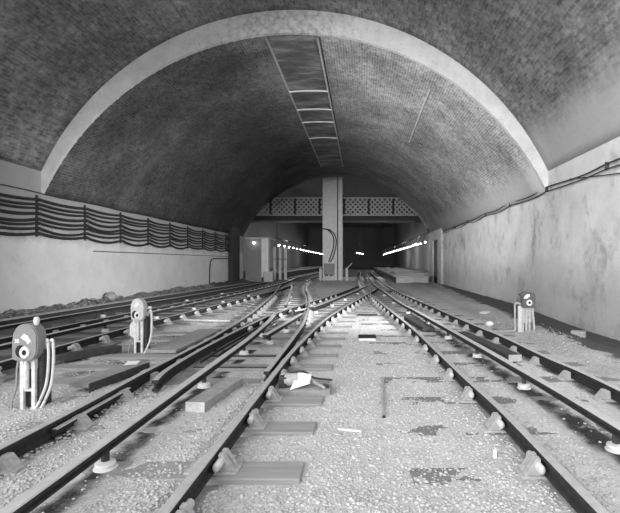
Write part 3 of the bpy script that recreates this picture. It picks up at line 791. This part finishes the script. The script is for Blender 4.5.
slab('iron_plate', (1.3, 21.0), (1.5, 21.0), .2, .0, .1, M['dark_iron'], 'small dark iron box far along between the right-hand rails', 'box')
bm = bmesh.new(); box(bm, -.012, .012, -.012, .012, -.05, .06, .003)
o = bm_obj('marker_peg', bm, M['ceramic']); o.location = (1.02, 3.3, 0); tag(o, 'small white peg standing in ballast beside the nearest right track chair', 'peg')
# cable trough by the left wall
bm = bmesh.new(); pts = [(-8.45, 4), (-8.4, 10), (-8.2, 16), (-7.7, 24), (-7.4, 28)]
o = sweep('cable_trough', pts, [(-.14, .14), (-.13, .15), (.13, .15), (.14, .14), (.14, -.1), (-.14, -.1)], [M['pale_stone'], M['dark_wood']], .13)
tag(o, 'long low cable trough with pale lid along the left wall', 'trough')
bm.free()

# ------------------------------------------------------------------ the station beyond
YS1 = 112
def sbox(name, x0, x1, y0, y1, z0, z1, mat, label, cat):
    bm = bmesh.new(); box(bm, x0, x1, y0, y1, z0, z1); return struct(bm_obj(name, bm, M[mat]), label, cat)
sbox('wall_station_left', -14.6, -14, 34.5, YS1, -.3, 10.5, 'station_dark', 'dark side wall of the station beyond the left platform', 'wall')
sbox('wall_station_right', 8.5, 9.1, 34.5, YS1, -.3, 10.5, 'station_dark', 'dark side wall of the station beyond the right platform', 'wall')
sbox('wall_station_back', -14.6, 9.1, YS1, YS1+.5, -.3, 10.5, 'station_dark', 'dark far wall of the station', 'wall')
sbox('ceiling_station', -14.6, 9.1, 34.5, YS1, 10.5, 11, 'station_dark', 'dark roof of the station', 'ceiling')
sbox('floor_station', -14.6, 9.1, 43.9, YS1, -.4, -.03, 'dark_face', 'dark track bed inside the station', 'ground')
bm = bmesh.new()                                                        # spandrel closing the space round the vault mouth
arc_o = [arcpt(ZI, -1+2*i/48, .3) for i in range(49)]
out = [(XL-.55, -.4)]+arc_o+[(XR+.55, -.4), (9.1, -.4), (9.1, 10.9), (-14.6, 10.9), (-14.6, -.4)]
prism(bm, out, 'y', 34.05, 34.5)
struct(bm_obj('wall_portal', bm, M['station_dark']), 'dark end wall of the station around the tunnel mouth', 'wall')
# platforms
o = empty('platform', (-10, 36, 0), 'dark platform at the left side of the station', 'platform')
bm = bmesh.new(); box(bm, -3.9, 2.5, 0, 74, -.3, .42); bm_obj('platform_body', bm, M['dark_face'], o)
bm = bmesh.new(); box(bm, -3.9, 2.56, -.02, 74, .42, .5, .01); bm_obj('coping', bm, M['dark_face'], o)
o = empty('platform', (3.8, 30.7, 0), 'right-hand platform with pale end facing the tunnel', 'platform')
bm = bmesh.new(); box(bm, -1.42, 1.0, 0, 3.9, -.3, .42); box(bm, -1.42, 4.6, 3.9, 78, -.3, .42)
bm_obj('platform_body', bm, M['dark_face'], o)  # dark colour paints in the shade on the platform's track side
bm = bmesh.new(); box(bm, -1.36, .95, -.06, 0, -.3, .4, .01); bm_obj('end_facing', bm, M['platform'], o)['label'] = 'pale stone end'
bm = bmesh.new(); box(bm, -1.5, 1.0, -.1, 3.2, .42, .5, .01); bm_obj('coping', bm, M['platform'], o)
# white pillar
o = empty('bridge_pier', (-2.5, 36, 0), 'tall white pier standing between the tracks under the footbridge', 'pier')
bm = bmesh.new(); box(bm, -.8, .42, 0, 1.2, -.3, 10.4, .02); bm_obj('shaft', bm, M['whitewash'], o)
bm = bmesh.new(); box(bm, .42, .5, .25, 1.0, -.3, 10.4); bm_obj('web', bm, M['dark_face'], o)  # dark colour paints in the shadow line of the groove
bm = bmesh.new(); box(bm, .5, .84, 0, 1.2, -.3, 10.4, .02); bm_obj('flange', bm, M['whitewash'], o)
for dx in (0, .16):
    bm = bmesh.new(); tube(bm, crom([(-.8+dx*.2, -.04, 4.3), (-.3+dx, -.06, 4.15), (.1+dx*1.2, -.06, 3.6), (.12+dx*1.2, -.06, 2.8), (-.1+dx*1.3, -.06, 2.0), (-.3+dx, -.06, 1.5)], 6), .045)
    bm_obj('cable', bm, M['cable'], o, True)
o2 = empty('relay_box', (-2.72, 35.6, 0), 'dark equipment box at the foot of the white pier', 'box')
bm = bmesh.new(); box(bm, -.42, .42, -.25, .2, .45, 1.35, .02); bm_obj('cabinet', bm, M['grey_paint'], o2)
for x in (-.38, .0, .38):
    bm = bmesh.new(); box(bm, x-.05, x+.05, -.2, .1, -.2, .45); bm_obj('leg', bm, M['white_paint'], o2)
bm = bmesh.new(); box(bm, -.44, .44, -.28, .22, 1.35, 1.4); bm_obj('lid', bm, M['pale_grey_paint'], o2)
for k, (x, h) in enumerate(((-3.42, 1.0), (-1.25, 1.05))):
    r = empty('bollard', (x, 35.5, 0), 'short white post %s of the tall white pier' % ('left', 'right')[k], 'post', 'white posts at the pier')
    bm = bmesh.new(); box(bm, -.1, .1, -.1, .1, -.2, h, .02); bm_obj('post', bm, M['white_paint'], r)
    bm = bmesh.new(); tube(bm, [(0, -.12, h-.1), (.0 if k == 0 else .42, -.12, h+(.05 if k == 0 else .35))], .04); bm_obj('stay', bm, M['white_paint'], r)
# lattice footbridge
o = empty('footbridge', (-2, 38.6, 5.66), 'iron lattice footbridge crossing the station behind the white pier', 'footbridge')
bm = bmesh.new(); box(bm, -11.9, 10.3, -.1, 2.0, -.45, -.02); bm_obj('deck', bm, M['dark_face'], o)
bm = bmesh.new(); box(bm, -11.9, 10.3, -.08, .04, -.02, .1); bm_obj('bottom_chord', bm, M['iron_lattice'], o)
bm = bmesh.new(); box(bm, -11.9, 10.3, -.08, .04, 1.52, 1.64); bm_obj('top_chord', bm, M['iron_lattice'], o)
xx = -10.6
k = 0
while xx < 7.9:
    bm = bmesh.new(); box(bm, xx-.09, xx+.09, -.09, .05, .1, 1.52); bm_obj('stanchion', bm, M['dark_face'], o)
    bm = bmesh.new()
    Wp, Hp = 2.2, 1.42
    step = Wp/5
    def bar(x0, z0, x1, z1, yy):
        d = Vector((x1-x0, z1-z0)); nrm = Vector((-d.y, d.x)).normalized()*.062
        prism(bm, [(x0+nrm.x, z0+nrm.y), (x1+nrm.x, z1+nrm.y), (x1-nrm.x, z1-nrm.y), (x0-nrm.x, z0-nrm.y)], 'y', yy, yy+.02)
    def clipbar(c, sgn, yy):           # line x = c + sgn*z clipped to the panel
        z0, z1 = 0, Hp
        lo, hi = sorted(((0-c)*sgn, (Wp-c)*sgn)); z0, z1 = max(z0, lo), min(z1, hi)
        if z1-z0 > .05: bar(xx+c+sgn*z0, .1+z0, xx+c+sgn*z1, .1+z1, yy)
    c = -Hp
    while c < Wp+Hp:
        clipbar(c, 1, -.05); clipbar(c, -1, -.025); c += step
    pn = bm_obj('lattice_panel', bm, M['iron_lattice'], o)
    xx += Wp; k += 1
# shelter hut with a lit lamp on the left platform end
o = empty('platform_hut', (-8.2, 33.6, 0), 'pale hut with a lit lamp at the left tunnel mouth', 'hut')
bm = bmesh.new(); box(bm, -.9, .35, 0, 2.2, -.3, 3.3, .01); bm_obj('walls', bm, M['hut_grey'], o)
bm = bmesh.new(); box(bm, -.7, .15, -.03, .01, .55, 2.4); bm_obj('door', bm, M['grey_paint'], o)
bm = bmesh.new(); box(bm, -.93, .95, -.1, 2.3, 3.3, 3.42); bm_obj('roof', bm, M['pale_grey_paint'], o)
bm = bmesh.new(); box(bm, .35, .9, -.05, .5, .3, 3.3, .01); bm_obj('corner_post', bm, M['whitewash'], o)
lm = empty('hut_lamp', (-8.4, 33.42, 3.0), 'lit round lamp on the front of the pale hut', 'lamp')
bm = bmesh.new(); lathe(bm, [(.03, -.1), (.08, -.05), (.09, 0), (.07, .05), (.03, .08)], 0, 0, 14); bm_obj('globe', bm, M['lamp_globe'], lm, True)
bm = bmesh.new(); box(bm, -.03, .03, 0, .16, .02, .1); bm_obj('bracket', bm, M['dark_iron'], lm)
for k in range(3):
    bm = bmesh.new(); box(bm, -.11, .11, -.11, .11, .0, 2.75, .02)
    c = bm_obj('platform_column', bm, M['pale_grey_paint']); c.location = (-7.35+.42*k, 36.2+.2*k, .0)
    if k: c.location.z = 0
    tag(c, 'slim pale column right of the hut, %s from it' % ORD[k], 'column', 'columns beside the hut')
bm = bmesh.new(); tube(bm, [(-7.5, 36.03, 1.75), (-6.3, 36.5, 1.75)], .03)
tag(bm_obj('hand_rail', bm, M['dark_iron'], None, True), 'iron handrail across the slim columns right of the hut', 'handrail')
bm = bmesh.new(); box(bm, -7.6, -6.9, 33.2, 33.9, -.1, .75, .03)
tag(bm_obj('equipment_cabinet', bm, M['pale_stone']), 'low pale cabinet at the foot of the hut', 'cabinet')
# platform lamps hung from a trunking on each side
LIGHT_W = 600
def lamps(xf, ys_, z, side):
    bm = bmesh.new(); y0, y1 = ys_[0]-1, ys_[-1]+1
    pts = [(xf(y0+(y1-y0)*k/10), y0+(y1-y0)*k/10) for k in range(11)]
    for k, y in enumerate(ys_):
        r = empty('platform_lamp', (xf(y), y, z), 'lit lamp above the %s platform, %s from the tunnel' % (side, ordinal(k)), 'lamp', '%s platform lamps' % side)
        bm2 = bmesh.new(); lathe(bm2, [(.05, .2), (.06, .12), (.22, .02), (.22, -.0), (.2, .0)], 0, 0, 12); bm_obj('lamp_shade', bm2, M['white_paint'], r, True)
        bm2 = bmesh.new(); lathe(bm2, [(.02, -.08), (.05, -.06), (.06, -.03), (.04, .02)], 0, 0, 10); bm_obj('bulb', bm2, M['bulb'], r, True)
        if k % 5 == 2:
            l = bpy.data.lights.new('lamp_light', 'POINT'); l.energy = LIGHT_W; l.shadow_soft_size = .06
            lo = bpy.data.objects.new('lamp_light', l); COL.objects.link(lo); lo.location = (xf(y), y, z-.14)
        bm2 = bmesh.new(); tube(bm2, [(0, 0, .18), (0, 0, .62)], .015, 6); bm_obj('rod', bm2, M['dark_iron'], r)
    bm = bmesh.new()
    for a, b in zip(pts, pts[1:]): pass
    tube(bm, [(x, y, z+.64) for x, y in pts], .05, 8)
    t = tag(bm_obj('lamp_trunking', bm, M['dark_iron']), 'long conduit the %s platform lamps hang from' % side, 'conduit')
    for y in (y0, (y0+y1)/2, y1):
        b2 = bmesh.new(); tube(b2, [(xf(y), y, z+.62), (xf(y), y, 10.52)], .03, 6); bm_obj('hanger', b2, M['dark_iron'], t)
lamps(lambda y: -8.3, [43+3.0*k for k in range(18)], 3.2, 'left')
lamps(lambda y: 5.2-.011*(y-35), [35.4+2.6*k for k in range(22)], 3.15, 'right')

for k, (x, y) in enumerate(((-.9, 78), (-.45, 82), (.1, 88))):
    r = empty('platform_lamp', (x, y, 3.2), 'lit lamp far inside the station just right of the white pier, %s of three' % ('leftmost', 'middle one', 'rightmost')[k], 'lamp', 'far station lamps')
    bm = bmesh.new(); lathe(bm, [(.02, -.12), (.1, -.08), (.12, -.03), (.06, .02)], 0, 0, 10); bm_obj('bulb', bm, M['bulb'], r, True)
    bm = bmesh.new(); tube(bm, [(0, 0, 0), (0, 0, 7.32)], .02, 6); bm_obj('rod', bm, M['dark_iron'], r)
# pale batten along the right flank of the vault
bm = bmesh.new(); tx = math.asin((2.2-XC)/RAD)/A0
(a0, b0), (a1, b1), (a2, b2), (a3, b3) = arcpt(ZI, tx-.0025, -.03), arcpt(ZI, tx+.0025, -.03), arcpt(ZI, tx+.0025, .02), arcpt(ZI, tx-.0025, .02)
prism(bm, [(a0, b0), (a1, b1), (a2, b2), (a3, b3)], 'y', 13.9, 20)
struct(bm_obj('trim_7', bm, M['iron_lattice']), 'thin pale batten along the right flank of the vault', 'batten')
# ------------------------------------------------------------------ camera, light
cam = bpy.data.cameras.new('camera'); co = bpy.data.objects.new('camera', cam); COL.objects.link(co)
co.location = (0, 0, 1.5); co.rotation_euler = (PI/2, 0, 0)
cam.sensor_fit = 'HORIZONTAL'; cam.sensor_width = 36; cam.lens = 36*430/620
cam.shift_x = -52/620; cam.shift_y = 5.5/620
cam.clip_end = 300; SC.camera = co
w = bpy.data.worlds.new('sky'); SC.world = w; w.use_nodes = True
LV = dict(W=1.15, S=1.2, T=4.2, D=.1, E=.3, F=.0, H=1.5, I=3.6, J=2.9)
bg = w.node_tree.nodes['Background']; bg.inputs[0].default_value = g(1); bg.inputs[1].default_value = LV['W']
def lamp(name, kind, loc, target, e, **kw):
    if e <= 0: return
    l = bpy.data.lights.new(name, kind); l.energy = e
    for k, v in kw.items(): setattr(l, k, v)
    o = bpy.data.objects.new(name, l); COL.objects.link(o); o.location = loc
    o.rotation_euler = (Vector(target)-Vector(loc)).to_track_quat('-Z', 'Y').to_euler(); return o
def sun(name, el, az, ang, e):
    d = Vector((math.sin(math.radians(az))*math.cos(math.radians(el)), math.cos(math.radians(az))*math.cos(math.radians(el)), -math.sin(math.radians(el))))
    return lamp(name, 'SUN', (0, -5, 8), Vector((0, -5, 8))+d, e, angle=math.radians(ang))
sun('hazy_sun', 13, 6, 100, LV['S'])
sun('side_fill', 12, 38, 50, LV['T'])  # second sun, added from the left to brighten walls and vault
lamp('wall_lamp_left', 'POINT', (-8.3, 7.2, 3.0), (0, 10, 2), 500*LV['D'], shadow_soft_size=.4)  # unseen fill light added out of frame beside the left wall
lamp('wall_lamp_right', 'POINT', (4.6, 5.6, 3.0), (0, 10, 2), 500*LV['E'], shadow_soft_size=.4)  # added fill near the right wall, no fitting there
lamp('added_fill_crown', 'POINT', (-2, 7.0, 7.4), (0, 10, 2), 500*LV['F'], shadow_soft_size=.4)  # added overhead fill, switched off
lamp('high_spot_fill', 'SPOT', (-2, 4.8, 7.0), (-2.2, 29.5, 1.9), 8000*LV['H'], spot_size=math.radians(32), spot_blend=1, shadow_soft_size=.5)  # spot added above the view to brighten the far tunnel and pier
lamp('spot_fill_left', 'SPOT', (-8.0, 7.0, 2.0), (3.5, 21, 6.0), 3000*LV['I'], spot_size=math.radians(60), spot_blend=1, shadow_soft_size=.4)  # unseen spot added on the left to lift the right vault and wall
lamp('spot_fill_right', 'SPOT', (4.6, 6.2, 2.6), (-9.4, 20, 1.5), 3000*LV['J'], spot_size=math.radians(60), spot_blend=1, shadow_soft_size=.4)  # unseen spot added on the right to lift the left wall
vs = SC.view_settings
SC.display_settings.display_device = 'sRGB'
vs.view_transform = 'Standard'; vs.look = 'None'; vs.gamma = 1; vs.use_curve_mapping = False; vs.exposure = 0.0
